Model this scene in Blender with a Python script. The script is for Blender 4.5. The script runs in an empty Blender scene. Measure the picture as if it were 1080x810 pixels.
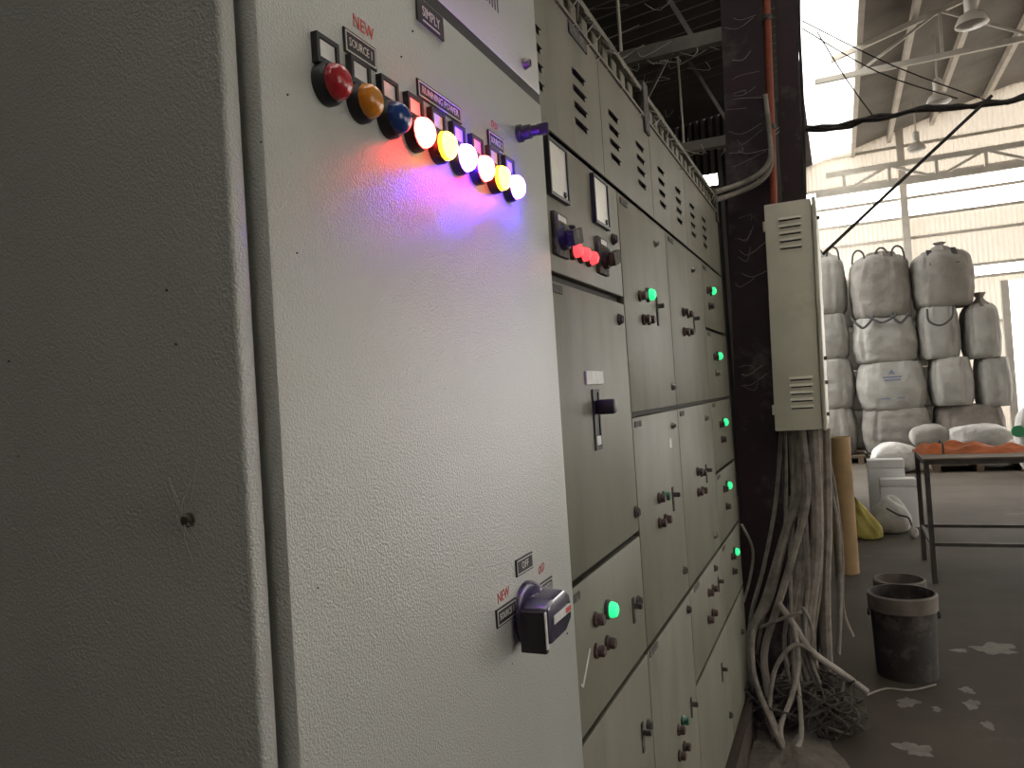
import bpy, bmesh, math, random
from mathutils import Vector, Matrix, noise
random.seed(7)
S = bpy.context.scene
COL = S.collection
R = math.radians

# ---------------------------------------------------------------- camera
CAMZ = 1.38
F = 800.0                                   # focal length in pixels of the 1080x810 frame
yaw, pitch, roll = R(23.395), R(1.036), R(-3.694)
fwd = Vector((-math.sin(yaw)*math.cos(pitch), math.cos(yaw)*math.cos(pitch), math.sin(pitch)))
r0 = Vector((math.cos(yaw), math.sin(yaw), 0)); u0 = r0.cross(fwd)
rt = math.cos(roll)*r0 + math.sin(roll)*u0
up = -math.sin(roll)*r0 + math.cos(roll)*u0
cd = bpy.data.cameras.new('camera'); cam = bpy.data.objects.new('camera', cd); COL.objects.link(cam)
cam.matrix_world = Matrix(((rt.x, up.x, -fwd.x, 0), (rt.y, up.y, -fwd.y, 0), (rt.z, up.z, -fwd.z, CAMZ), (0, 0, 0, 1)))
cd.sensor_width = 36; cd.lens = F/1080*36; cd.clip_start = .02; cd.clip_end = 200
S.camera = cam

# ---------------------------------------------------------------- sky, exposure
W = bpy.data.worlds.new('sky'); S.world = W; W.use_nodes = True
bg = W.node_tree.nodes['Background']
bg.inputs[0].default_value = (1.0, .985, .955, 1); bg.inputs[1].default_value = 9.0
S.view_settings.view_transform = 'Standard'; S.view_settings.look = 'None'
S.view_settings.gamma = 1; S.view_settings.use_curve_mapping = False
S.view_settings.exposure = -0.3

def ray(x, y):
    return rt*((x-540)/F) + up*(-(y-405)/F) + fwd
def onY(x, y, Y):
    r = ray(x, y); return Vector((0, 0, CAMZ)) + r*(Y/r.y)
def onX(x, y, X):
    r = ray(x, y); return Vector((0, 0, CAMZ)) + r*(X/r.x)
def onZ(x, y, Z=0):
    r = ray(x, y); return Vector((0, 0, CAMZ)) + r*((Z-CAMZ)/r.z)

# ---------------------------------------------------------------- materials
MATS = {}
def mat(name, col, rough=.6, metal=0, var=0, vscale=4, dark=None, bump=0, bscale=60, emit=None, estr=0,
        spec=.5, trans=0, stretch=(1, 1, 1), dust=None, dustamt=0, dscale=3, coat=0, transl=0, alpha=None):
    m = bpy.data.materials.new(name); m.use_nodes = True
    nt = m.node_tree; b = nt.nodes['Principled BSDF']
    b.inputs['Base Color'].default_value = (*col, 1)
    b.inputs['Roughness'].default_value = rough; b.inputs['Metallic'].default_value = metal
    b.inputs['Specular IOR Level'].default_value = spec
    if coat: b.inputs['Coat Weight'].default_value = coat; b.inputs['Coat Roughness'].default_value = .25
    if trans: b.inputs['Transmission Weight'].default_value = trans
    tc = nt.nodes.new('ShaderNodeTexCoord'); mp = nt.nodes.new('ShaderNodeMapping')
    geo = nt.nodes.new('ShaderNodeNewGeometry')
    mp.inputs['Scale'].default_value = stretch
    nt.links.new(geo.outputs['Position'], mp.inputs['Vector'])
    last = None
    if var:
        n = nt.nodes.new('ShaderNodeTexNoise'); n.inputs['Scale'].default_value = vscale; n.inputs['Detail'].default_value = 6
        n.inputs['Roughness'].default_value = .6
        nt.links.new(mp.outputs[0], n.inputs['Vector'])
        cr = nt.nodes.new('ShaderNodeValToRGB')
        d = dark or tuple(c*(1-var) for c in col)
        cr.color_ramp.elements[0].position = .35; cr.color_ramp.elements[0].color = (*d, 1)
        cr.color_ramp.elements[1].position = .65; cr.color_ramp.elements[1].color = (*col, 1)
        nt.links.new(n.outputs['Fac'], cr.inputs[0]); last = cr.outputs[0]
    if dust:
        n = nt.nodes.new('ShaderNodeTexNoise'); n.inputs['Scale'].default_value = dscale; n.inputs['Detail'].default_value = 8
        n.inputs['Roughness'].default_value = .7
        nt.links.new(mp.outputs[0], n.inputs['Vector'])
        cr = nt.nodes.new('ShaderNodeValToRGB')
        cr.color_ramp.elements[0].position = .62-dustamt*.3; cr.color_ramp.elements[0].color = (0, 0, 0, 1)
        cr.color_ramp.elements[1].position = .72-dustamt*.1; cr.color_ramp.elements[1].color = (1, 1, 1, 1)
        nt.links.new(n.outputs['Fac'], cr.inputs[0])
        mx = nt.nodes.new('ShaderNodeMix'); mx.data_type = 'RGBA'
        nt.links.new(cr.outputs[0], mx.inputs[0])
        if last: nt.links.new(last, mx.inputs[6])
        else: mx.inputs[6].default_value = (*col, 1)
        mx.inputs[7].default_value = (*dust, 1); last = mx.outputs[2]
    if last: nt.links.new(last, b.inputs['Base Color'])
    if bump:
        n = nt.nodes.new('ShaderNodeTexNoise'); n.inputs['Scale'].default_value = bscale; n.inputs['Detail'].default_value = 2
        nt.links.new(mp.outputs[0], n.inputs['Vector'])
        bp = nt.nodes.new('ShaderNodeBump'); bp.inputs['Strength'].default_value = bump; bp.inputs['Distance'].default_value = .02 if bscale < 40 else .002
        nt.links.new(n.outputs['Fac'], bp.inputs['Height']); nt.links.new(bp.outputs[0], b.inputs['Normal'])
    if emit:
        b.inputs['Emission Color'].default_value = (*emit, 1); b.inputs['Emission Strength'].default_value = estr
    if transl:
        t = nt.nodes.new('ShaderNodeBsdfTranslucent'); t.inputs[0].default_value = (*col, 1)
        ms = nt.nodes.new('ShaderNodeMixShader'); ms.inputs[0].default_value = transl
        out = nt.nodes['Material Output']
        nt.links.new(b.outputs[0], ms.inputs[1]); nt.links.new(t.outputs[0], ms.inputs[2]); nt.links.new(ms.outputs[0], out.inputs[0])
    MATS[name] = m
    return m

mat('door_paint', (.445, .45, .418), rough=.30, var=.06, vscale=3, bump=.6, bscale=420, spec=.85)
mat('old_paint', (.235, .225, .178), rough=.50, spec=.17, var=.22, vscale=5, stretch=(1, 2.2, .7), bump=.25, bscale=300, dust=(.18, .165, .128), dustamt=.35, dscale=2.5)
mat('carcass_dark', (.05, .047, .04), rough=.8)
mat('slit_black', (.02, .018, .018), rough=.6)
mat('black_plastic', (.018, .018, .02), rough=.45, var=.3, vscale=40)
mat('dusty_black', (.05, .045, .04), rough=.8, dust=(.16, .14, .115), dustamt=.5, dscale=60)
mat('brown_button', (.06, .03, .022), rough=.6, dust=(.14, .11, .09), dustamt=.4, dscale=80)
mat('white_label', (.72, .72, .70), rough=.6, var=.15, vscale=60)
mat('plate_white', (.66, .64, .60), rough=.5)
mat('meter_face', (.74, .72, .62), rough=.35, var=.12, vscale=30)
mat('red_ink', (.55, .10, .08), rough=.8)
mat('lens_red_off', (.40, .02, .03), rough=.18, dust=(.30, .10, .09), dustamt=.2, dscale=60)
mat('lens_orange_off', (.62, .22, .02), rough=.18, dust=(.45, .22, .07), dustamt=.2, dscale=60)
mat('lens_blue_off', (.015, .05, .22), rough=.18, dust=(.06, .09, .2), dustamt=.2, dscale=60)
mat('lens_red_on', (.8, .05, .05), emit=(1, .05, .045), estr=60)
mat('rim_red', (.8, .05, .05), emit=(1, .022, .018), estr=65)
mat('rim_amber', (.8, .5, .1), emit=(1, .40, .012), estr=7)
mat('rim_blue', (.2, .2, .9), emit=(.085, .014, 1), estr=300)
mat('lens_amber_on', (.8, .5, .1), emit=(1, .48, .03), estr=26)
mat('lens_blue_on', (.2, .2, .9), emit=(.13, .05, 1), estr=130)
mat('lens_red_small', (.8, .05, .05), emit=(1, .05, .06), estr=2.6)
mat('lens_green_on', (.1, .7, .35), emit=(.02, 1, .30), estr=1.25)
mat('lens_green_off', (.03, .12, .07), rough=.3)
mat('handle_purple', (.048, .043, .085), rough=.22, coat=.6)
mat('steel_lock', (.32, .30, .26), rough=.45, metal=.6, var=.4, vscale=60)
mat('bright_metal', (.72, .72, .70), rough=.3, metal=.3)
mat('plinth_brown', (.07, .05, .042), rough=.8, var=.4, vscale=6)
mat('column_maroon', (.044, .022, .027), rough=.7, dust=(.115, .10, .095), dustamt=.30, dscale=4, var=.35, vscale=5)
mat('conduit_orange', (.33, .075, .035), rough=.6, var=.3, vscale=20)
mat('box_paint', (.76, .73, .58), rough=.5, var=.12, vscale=6, dust=(.62, .58, .45), dustamt=.25, dscale=5)
mat('cable_dust', (.33, .295, .25), rough=.95, var=.45, vscale=18, bump=.4, bscale=90)
mat('cable_dust_light', (.44, .40, .35), rough=.95, var=.35, vscale=18)
mat('tangle', (.13, .115, .098), rough=1, var=.4, vscale=20)
mat('web', (.42, .39, .34), rough=1)
mat('concrete', (.098, .082, .064), rough=.88, spec=.2, var=.35, vscale=.9, bump=.12, bscale=60, dust=(.125, .107, .087), dustamt=.12, dscale=1.7)
mat('dust_heap', (.19, .165, .135), rough=1, var=.3, vscale=14, bump=.6, bscale=30)
mat('powder', (.24, .215, .19), rough=1, var=.3, vscale=20)
mat('ground_out', (.55, .50, .44), rough=.9, var=.2, vscale=1)
mat('wall_sheet', (.66, .60, .52), rough=.7, var=.1, vscale=.8, transl=.22)
mat('wall_back_paint', (.30, .28, .25), rough=.8)
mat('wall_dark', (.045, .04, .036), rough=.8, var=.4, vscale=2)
mat('roof_sheet', (.28, .26, .235), rough=.6, var=.3, vscale=1.2)
mat('skylight_sheet', (.85, .84, .80), rough=.5, transl=.75)
mat('truss_white', (.62, .58, .52), rough=.6, var=.2, vscale=4)
mat('truss_dark', (.16, .145, .13), rough=.8, var=.4, vscale=5)
mat('lamp_shell', (.60, .57, .52), rough=.35, metal=.2)
mat('lamp_glass', (.25, .24, .22), rough=.2)
mat('wire_dark', (.045, .04, .037), rough=.9, var=.4, vscale=30)
mat('bag_white', (.40, .385, .35), rough=.75, var=.18, vscale=3, bump=.8, bscale=9, transl=.06)
mat('bag_grey', (.30, .28, .25), rough=.8, var=.3, vscale=3, bump=.8, bscale=9, transl=.06)
mat('bag_dirty', (.24, .21, .18), rough=.85, var=.45, vscale=4, bump=.5, bscale=9)
mat('strap_dark', (.06, .058, .055), rough=.8)
mat('sack_white', (.46, .44, .41), rough=.7, var=.2, vscale=4, bump=.8, bscale=12)
mat('sack_yellow', (.50, .42, .10), rough=.6, var=.25, vscale=9, bump=.4, bscale=14)
mat('print_blue', (.16, .19, .26), rough=.8)
mat('print_green', (.05, .28, .13), rough=.7)
mat('pallet_wood', (.16, .115, .075), rough=.85, var=.4, vscale=7)
mat('foam_white', (.70, .69, .67), rough=.7, var=.05, vscale=6)
mat('cardboard', (.44, .29, .135), rough=.75, var=.18, vscale=9)
mat('table_steel', (.085, .072, .062), rough=.6, var=.4, vscale=12)
mat('table_top', (.22, .175, .13), rough=.8, var=.3, vscale=6)
mat('cloth_orange', (.62, .17, .055), rough=.85, var=.35, vscale=10, bump=.4, bscale=20)
mat('bucket_dark', (.055, .048, .042), rough=.7, var=.4, vscale=8, dust=(.15, .125, .10), dustamt=.28, dscale=7)
mat('bucket_dusty', (.22, .19, .155), rough=.85, var=.45, vscale=9)
mat('bucket_inside', (.06, .052, .045), rough=.9, var=.3, vscale=9)

# ---------------------------------------------------------------- mesh builder
class MB:
    def __init__(self): self.v = []; self.f = []; self.m = []
    def add(self, vs, fs, mi=0):
        o = len(self.v); self.v += [Vector(p) for p in vs]
        self.f += [tuple(i+o for i in f) for f in fs]; self.m += [mi]*len(fs); return self
    def bm(self, b, mi=0):
        b.verts.index_update()
        self.add([v.co.copy() for v in b.verts], [[v.index for v in f.verts] for f in b.faces], mi); b.free(); return self
    def box(self, x0, x1, y0, y1, z0, z1, mi=0, bev=0, seg=2):
        b = bmesh.new(); bmesh.ops.create_cube(b, size=1)
        for v in b.verts:
            v.co = Vector(((x0+x1)/2+v.co.x*(x1-x0), (y0+y1)/2+v.co.y*(y1-y0), (z0+z1)/2+v.co.z*(z1-z0)))
        if bev: bmesh.ops.bevel(b, geom=list(b.edges), offset=bev, segments=seg, affect='EDGES', profile=.5)
        return self.bm(b, mi)
    def bar(self, p0, p1, w, h, mi=0):
        p0 = Vector(p0); p1 = Vector(p1); d = (p1-p0).normalized()
        a = d.cross(Vector((0, 0, 1)))
        if a.length < .01: a = Vector((1, 0, 0))
        a.normalize(); b = a.cross(d)
        vs = [p+a*sx*w/2+b*sz*h/2 for p in (p0, p1) for sx, sz in ((-1, -1), (1, -1), (1, 1), (-1, 1))]
        return self.add(vs, [(3, 2, 1, 0), (4, 5, 6, 7), (0, 1, 5, 4), (1, 2, 6, 5), (2, 3, 7, 6), (3, 0, 4, 7)], mi)
    def lathe(self, prof, o, ax, n=20, mi=0, ribs=0, ribamp=0, caps=True):
        o = Vector(o); ax = Vector(ax).normalized()
        a = ax.cross(Vector((0, 0, 1)))
        if a.length < .01: a = Vector((1, 0, 0))
        a.normalize(); b = ax.cross(a)
        vs = []; fs = []
        for r, h in prof:
            for k in range(n):
                t = 2*math.pi*k/n; rr = r*(1+ribamp*math.cos(ribs*t)) if ribs else r
                vs.append(o+ax*h+(a*math.cos(t)+b*math.sin(t))*rr)
        for i in range(len(prof)-1):
            for k in range(n):
                k2 = (k+1) % n
                fs.append((i*n+k, i*n+k2, (i+1)*n+k2, (i+1)*n+k))
        if caps: fs.append(tuple(range(n-1, -1, -1))); fs.append(tuple((len(prof)-1)*n+k for k in range(n)))
        return self.add(vs, fs, mi)
    def cyl(self, p0, p1, r, r1=None, n=14, mi=0):
        p0 = Vector(p0); p1 = Vector(p1)
        return self.lathe([(r, 0), (r if r1 is None else r1, (p1-p0).length)], p0, p1-p0, n, mi)
    def tube(self, pts, r, n=7, mi=0, smooth=4):
        pts = [Vector(p) for p in pts]
        if smooth and len(pts) > 2:
            q = []
            for i in range(len(pts)-1):
                p0 = pts[max(i-1, 0)]; p1 = pts[i]; p2 = pts[i+1]; p3 = pts[min(i+2, len(pts)-1)]
                for s in range(smooth):
                    t = s/smooth
                    q.append(.5*((2*p1)+(p2-p0)*t+(2*p0-5*p1+4*p2-p3)*t*t+(3*p1-p0-3*p2+p3)*t**3))
            q.append(pts[-1]); pts = q
        vs = []; fs = []; a = None
        for i, p in enumerate(pts):
            d = (pts[min(i+1, len(pts)-1)]-pts[max(i-1, 0)])
            d = d.normalized() if d.length > 1e-9 else Vector((0, 0, 1))
            if a is None:
                a = d.cross(Vector((0, 0, 1)))
                if a.length < .05: a = d.cross(Vector((1, 0, 0)))
            else: a = a-d*a.dot(d)
            a.normalize(); b = d.cross(a)
            rr = r(i/(len(pts)-1)) if callable(r) else r
            for k in range(n):
                t = 2*math.pi*k/n; vs.append(p+(a*math.cos(t)+b*math.sin(t))*rr)
        for i in range(len(pts)-1):
            for k in range(n):
                k2 = (k+1) % n; fs.append((i*n+k, i*n+k2, (i+1)*n+k2, (i+1)*n+k))
        fs.append(tuple(range(n-1, -1, -1))); fs.append(tuple((len(pts)-1)*n+k for k in range(n)))
        return self.add(vs, fs, mi)
    def holed(self, x0, x1, ya, yb, za, zb, holes, mi=0):
        """plate in the YZ plane, x0..x1 thick, with rectangular holes cut through"""
        ys = sorted({ya, yb, *[h[0] for h in holes], *[h[1] for h in holes]})
        zs = sorted({za, zb, *[h[2] for h in holes], *[h[3] for h in holes]})
        def hole(i, j):
            if i < 0 or j < 0 or i >= len(ys)-1 or j >= len(zs)-1: return True
            cy = (ys[i]+ys[i+1])/2; cz = (zs[j]+zs[j+1])/2
            return any(h[0] < cy < h[1] and h[2] < cz < h[3] for h in holes)
        for i in range(len(ys)-1):
            for j in range(len(zs)-1):
                if hole(i, j): continue
                a, b, c, d = ys[i], ys[i+1], zs[j], zs[j+1]
                self.add([(x1, a, c), (x1, b, c), (x1, b, d), (x1, a, d)], [(0, 1, 2, 3)], mi)
                self.add([(x0, a, c), (x0, b, c), (x0, b, d), (x0, a, d)], [(3, 2, 1, 0)], mi)
                if hole(i-1, j): self.add([(x0, a, c), (x1, a, c), (x1, a, d), (x0, a, d)], [(0, 1, 2, 3)], mi)
                if hole(i+1, j): self.add([(x0, b, c), (x1, b, c), (x1, b, d), (x0, b, d)], [(3, 2, 1, 0)], mi)
                if hole(i, j-1): self.add([(x0, a, c), (x1, a, c), (x1, b, c), (x0, b, c)], [(3, 2, 1, 0)], mi)
                if hole(i, j+1): self.add([(x0, a, d), (x1, a, d), (x1, b, d), (x0, b, d)], [(0, 1, 2, 3)], mi)
        return self
    def corr(self, o, u, v, nrm, pitch=.08, amp=.012, mi=0):
        """corrugated sheet: ridges run along v, wave along u"""
        o = Vector(o); u = Vector(u); v = Vector(v); nrm = Vector(nrm)
        n = max(2, int(u.length/pitch)*4); vs = []; fs = []
        for i in range(n+1):
            p = o+u*(i/n)+nrm*amp*(0, 1, 0, -1)[i % 4]
            vs += [p, p+v]
        for i in range(n): fs.append((2*i, 2*i+2, 2*i+3, 2*i+1))
        return self.add(vs, fs, mi)
    def build(self, name, mats, parent=None, smooth=False, label=None, cat=None, group=None, kind=None, rot=None):
        me = bpy.data.meshes.new(name)
        if parent is not None:
            off = parent['_o'] if '_o' in parent else None
            off = OFF[parent]
        else:
            xs = [p.x for p in self.v]; ys = [p.y for p in self.v]; zs = [p.z for p in self.v]
            off = Vector(((min(xs)+max(xs))/2, (min(ys)+max(ys))/2, min(zs)))
        me.from_pydata([tuple(p-off) for p in self.v], [], self.f)
        for mm in (mats if isinstance(mats, (list, tuple)) else [mats]): me.materials.append(MATS[mm])
        for p, i in zip(me.polygons, self.m): p.material_index = i
        if smooth:
            me.polygons.foreach_set('use_smooth', [True]*len(me.polygons))
            me.update()
            try: me.set_sharp_from_angle(angle=R(38 if smooth is True else smooth))
            except Exception: pass
        me.update(); me.validate()
        o = bpy.data.objects.new(name, me); COL.objects.link(o)
        if parent is not None: o.parent = parent
        else: o.location = off
        OFF[o] = off
        tag(o, label, cat, group, kind); return o
OFF = {}
def tag(o, label=None, cat=None, group=None, kind=None):
    if label: o['label'] = label
    if cat: o['category'] = cat
    if group: o['group'] = group
    if kind: o['kind'] = kind
    return o
def thing(name, label, cat, loc, group=None):
    o = bpy.data.objects.new(name, None); COL.objects.link(o); o.location = loc; o.empty_display_size = .05
    OFF[o] = Vector(loc); return tag(o, label, cat, group)
def lettering(txt, Y, Z, X, size, m, parent, name='lettering', shear=0, sx=1, slope=0):
    """flat lettering on a face that looks towards +X; centred at Y,Z"""
    c = bpy.data.curves.new('t', 'FONT'); c.body = txt; c.size = size; c.align_x = 'CENTER'; c.align_y = 'CENTER'
    c.extrude = .0002; c.shear = shear; c.resolution_u = 2
    t = bpy.data.objects.new('t', c); COL.objects.link(t)
    bpy.context.view_layer.update()
    me = t.to_mesh(); mb = MB()
    mb.add([(X+v.co.z, Y+v.co.x*sx, Z+v.co.y+v.co.x*slope) for v in me.vertices], [tuple(p.vertices) for p in me.polygons])
    t.to_mesh_clear(); bpy.data.objects.remove(t); bpy.data.curves.remove(c)
    return mb.build(name, m, parent)

# ================================================================ THE SETTING
Q = MB(); Q.add([(-9, -5, 0), (13, -5, 0), (13, 16.4, 0), (-9, 16.4, 0), (-9, -5, -.2), (13, -5, -.2), (13, 16.4, -.2), (-9, 16.4, -.2)],
                [(0, 1, 2, 3), (7, 6, 5, 4), (0, 4, 5, 1), (1, 5, 6, 2), (2, 6, 7, 3), (3, 7, 4, 0)])
floor = Q.build('floor', 'concrete', kind='structure', label='dusty grey-brown concrete floor of the hall')
Q = MB(); Q.box(-45, 70, 16.42, 90, -.25, -.03); Q.box(13.02, 70, -30, 16.42, -.25, -.03)
Q.build('ground_outside', 'ground_out', kind='structure', label='pale ground outside the open doorway')

WY = 16.0
DX0, DX1, DZ = 2.78, 9.5, 2.9
Q = MB()
up_ = Vector((0, 0, 1)); nY = Vector((0, -1, 0))
def wsheet(x0, x1, z0, z1): Q.corr((x0, WY, z0), (x1-x0, 0, 0), (0, 0, z1-z0), nY)
wsheet(-.5, DX0, 0, 3.03); wsheet(DX1, 13, 0, 3.03); wsheet(DX0, DX1, DZ, 3.03)
wsheet(-.5, 2.36, 3.03, 3.23); wsheet(-.5, 13, 3.23, 4.25); wsheet(-.5, 13, 4.98, 8.5)
wf = Q.build('wall_far', 'wall_sheet', kind='structure', label='ribbed sheet wall at the far end of the hall')
for z in (1.2, 2.2, 3.02, 3.24, 3.87, 4.26, 4.62, 5.0, 5.6, 6.4):
    x1 = DX0 if z < 3 else 13
    MB().box(-.5, x1, WY-.07, WY-.02, z-.025, z+.025).build('girt', 'truss_white', wf)
for x in (1.3, DX0, DX1):
    MB().box(x-.06, x+.06, WY-.16, WY-.03, 0, 6.2 if x < 2 else DZ).build('wall_post', 'truss_white', wf)
# right side wall, out of view, with bays opened to let light in
Q = MB()
RX, RY0, RY1, RZ1 = 13.0, 8.0, 12.5, 3.2
BY0, BY1, BZ1 = -2.6, 1.6, 3.4  # bay near the camera, added to light the side of the wall box
Q.corr((RX, -5, 0), (0, BY0+5, 0), (0, 0, 7), (-1, 0, 0)); Q.corr((RX, BY0, BZ1), (0, BY1-BY0, 0), (0, 0, 7-BZ1), (-1, 0, 0)); Q.corr((RX, BY1, 0), (0, RY0-BY1, 0), (0, 0, 7), (-1, 0, 0)); Q.corr((RX, RY0, RZ1), (0, RY1-RY0, 0), (0, 0, 7-RZ1), (-1, 0, 0)); Q.corr((RX, RY1, 0), (0, 16-RY1, 0), (0, 0, 7), (-1, 0, 0))
Q.build('wall_right', 'wall_sheet', kind='structure', label='ribbed sheet wall on the right, out of view, with bays opened for light')
Q = MB(); Q.corr((-9, -5, 0), (22, 0, 0), (0, 0, 8.5), (0, 1, 0))
Q.build('wall_back', 'wall_back_paint', kind='structure', label='dark ribbed wall behind the viewer')
Q = MB(); Q.corr((-9, -5, 0), (0, 14.6, 0), (0, 0, 5.2), (1, 0, 0))
Q.build('wall_left', 'wall_dark', kind='structure', label='dark side wall of the low bay behind the switchgear')
# end wall of the low bay, with one small bright window opening
LY = 9.6
wp = onY(749, 190, LY)
Q = MB(); wx0, wx1, wz0, wz1 = wp.x-.09, wp.x+.09, wp.z-.07, wp.z+.07
def lsheet(x0, x1, z0, z1): Q.corr((x0, LY, z0), (x1-x0, 0, 0), (0, 0, z1-z0), nY)
lsheet(-9, wx0, 0, 5.4); lsheet(wx1, -.30, 0, 4.7); lsheet(wx0, wx1, 0, wz0); lsheet(wx0, wx1, wz1, 5.4)
Q.build('wall_low_bay_end', 'wall_dark', kind='structure', label='dark end wall of the low bay')
# low bay roof
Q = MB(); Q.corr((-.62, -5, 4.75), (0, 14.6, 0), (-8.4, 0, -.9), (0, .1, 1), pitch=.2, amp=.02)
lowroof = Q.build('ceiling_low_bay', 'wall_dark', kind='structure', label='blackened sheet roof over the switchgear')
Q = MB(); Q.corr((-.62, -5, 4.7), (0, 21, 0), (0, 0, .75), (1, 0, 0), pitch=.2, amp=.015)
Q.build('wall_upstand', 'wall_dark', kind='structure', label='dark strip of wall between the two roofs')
# hall roof: slope up from the eave, plus the translucent eave strip
EX, EZ, RXg, RZ = .48, 5.72, 7.5, 7.5
Q = MB()
sl = (RZ-EZ)/(RXg-EX)
Q.corr((EX, -5, EZ), (0, 21.2, 0), (RXg-EX, 0, RZ-EZ), (0, 0, 1), pitch=.22, amp=.025)
Q.corr((RXg, -5, RZ), (0, 21.2, 0), (5.8, 0, -1.3), (0, 0, 1), pitch=.22, amp=.025)
roof = Q.build('ceiling', 'roof_sheet', kind='structure', label='grey ribbed sheet roof of the hall')
for i, x in enumerate((.50, 1.13, 1.85, 2.7, 3.6, 4.5, 5.4, 6.4)):
    z = EZ+(x-EX)*sl-.10
    MB().box(x-.035, x+.035, -5, 16, z-.07, z+.06).build('purlin', 'truss_white', roof)
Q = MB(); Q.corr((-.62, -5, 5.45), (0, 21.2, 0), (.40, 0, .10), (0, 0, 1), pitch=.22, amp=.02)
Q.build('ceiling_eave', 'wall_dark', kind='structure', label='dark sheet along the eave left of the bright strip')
Q = MB(); Q.corr((-.22, -5, 5.55), (0, 21.2, 0), (.70, 0, .17), (0, 0, 1), pitch=.22, amp=.02)
sky = Q.build('skylight', 'skylight_sheet', kind='structure', label='bright translucent roof strip along the eave')

# ---------------------------------------------------------------- hall trusses, lamps, overhead wires
def truss(Y, zb, ztop, label, x0=.3, x1=7.4, step=.9, t=.05):
    T = thing('roof_truss', label, 'truss', (x0, Y, zb))
    MB().bar((x0-.5, Y, zb), (x1, Y, zb), t*1.1, t*1.3).build('bottom_chord', 'truss_white', T)
    MB().bar((x0-.3, Y, ztop(x0-.3)), (x1, Y, ztop(x1)), t, t*1.3).build('top_chord', 'truss_white', T)
    x = x0; k = 0
    while x < x1-.3:
        xa = min(x+step, x1)
        MB().bar((x, Y, zb), (x, Y, ztop(x)), t*.7, t*.7).build('web_post', 'truss_white', T)
        a, b = (zb, ztop(xa)) if k % 2 == 0 else (ztop(x), zb)
        MB().bar((x, Y, a), (xa, Y, b), t*.6, t*.6).build('web_diagonal', 'truss_white', T)
        x += step; k += 1
    return T
rz = lambda x: EZ+(x-EX)*sl-.2
truss(10.6, 5.2, rz, 'white steel roof truss nearer the camera, above the hanging lamps', .45, 7.4, .95, .05)
truss(15.3, 4.78, lambda x: 5.12, 'white lattice girder close to the far sheet wall', .3, 12.5, .75, .075)

def highbay(px, py, Y, s, label):
    p = onY(px, py, Y)
    T = thing('high_bay_lamp', label, 'lamp', p, 'high bay lamps in a row under the roof')
    MB().lathe([(.155*s, 0), (.15*s, .02*s), (.115*s, .09*s), (.055*s, .13*s)], p, (0, 0, 1), 20).build('shade', 'lamp_shell', T, True)
    MB().lathe([(.06*s, .13*s), (.06*s, .30*s), (.03*s, .33*s)], p, (0, 0, 1), 16).build('gear_housing', 'lamp_shell', T, True)
    MB().lathe([(.145*s, -.002), (.10*s, -.022*s), (.001, -.03*s)], p, (0, 0, 1), 20).build('diffuser', 'lamp_glass', T, True)
    MB().tube([p+Vector((0, 0, .33*s)), p+Vector((0, 0, EZ+(p.x-EX)*sl-p.z))], .014, 6, smooth=0).build('hanger_rod', 'lamp_shell', T)
highbay(1025, 26, 9.4, 1.05, 'white high bay lamp at the top edge, nearest of the hanging row')
highbay(990, 108, 11.9, 1.0, 'white high bay lamp in the middle of the hanging row')
highbay(967, 158, 14.4, .95, 'white high bay lamp farthest away, by the lattice girder')

# sooty cable bundle on a catenary, guy wire and loose wires
TY = 4.25
a = onY(852, 136, TY); b = onY(1080, 101, TY)
d = (b-a); pts = [a+d*t+Vector((0, 0, -.012*math.sin(t*9))) for t in [i/14 for i in range(-1, 33)]]
Q = MB()
for k in range(3):
    Q.tube([p+Vector((random.uniform(-.005, .005), random.uniform(-.01, .01), random.uniform(-.012, .012))) for p in pts], .011, 6, smooth=2)
tray = Q.build('cable_bundle', 'wire_dark', label='sooty black cable bundle strung level from the maroon column', cat='cable')
g0 = onY(1046, 101, TY-.03); g1 = onY(868, 268, 4.02)
MB().tube([g0, g1], .009, 6, smooth=0).build('guy_wire', 'wire_dark', label='straight dark wire slanting down behind the grey wall box', cat='wire')
for i, (p, q, s, lb) in enumerate((((846, 22), (1046, 108), .03, 'thin dark wire sagging from the column top to the cable bundle, upper'),
                          ((846, 30), (1010, 104), .05, 'thin dark wire sagging from the column top to the cable bundle, lower'),
                          ((862, 34), (922, 124), .02, 'short thin wire dropping steeply in front of the bright roof strip'))):
    A = onY(*p, TY); B = onY(*q, TY)
    MB().tube([A, (A+B)/2+Vector((0, 0, -s)), B], .0035, 5).build('thin_wire', 'wire_dark', label=lb, cat='wire')

# low-bay roof steel
for Y, z, lb in ((5.05, 3.62, 'cobwebbed roof tie beam above the switchgear, nearer one'), (7.3, 3.64, 'cobwebbed roof tie beam above the switchgear, farther one')):
    T = thing('tie_beam', lb, 'beam', (-3, Y, z))
    MB().box(-6, -.45, Y-.04, Y+.04, z-.045, z+.045).build('chord', 'truss_dark', T)
    for x in (-1.22, -2.4, -3.6):
        MB().tube([(x, Y, z), (x, Y, 4.75+.107*(x+.62))], .012, 6, smooth=0).build('hanger', 'web', T)
    for x0_, x1_ in ((-1.22, -.72), (-1.22, -1.9), (-2.4, -1.9), (-2.4, -3.1)):
        MB().bar((x0_, Y, 4.75+.107*(x0_+.62)), (x1_, Y, z), .03, .03).build('diagonal', 'truss_dark', T)
    Q = MB()
    for k in range(70):
        x = random.uniform(-2.6, -.5); y = Y+random.uniform(-.08, .08); zz = z+random.choice((0, 0, random.uniform(0, .9)))
        Q.tube([(x, y, zz), (x+random.uniform(-.15, .15), y+.02, zz-random.uniform(.02, .10)), (x+random.uniform(-.3, .3), y, zz+random.uniform(-.02, .05))], random.uniform(.0015, .004), 4, smooth=3)
    Q.build('cobweb', 'web', T, kind='stuff')

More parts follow.
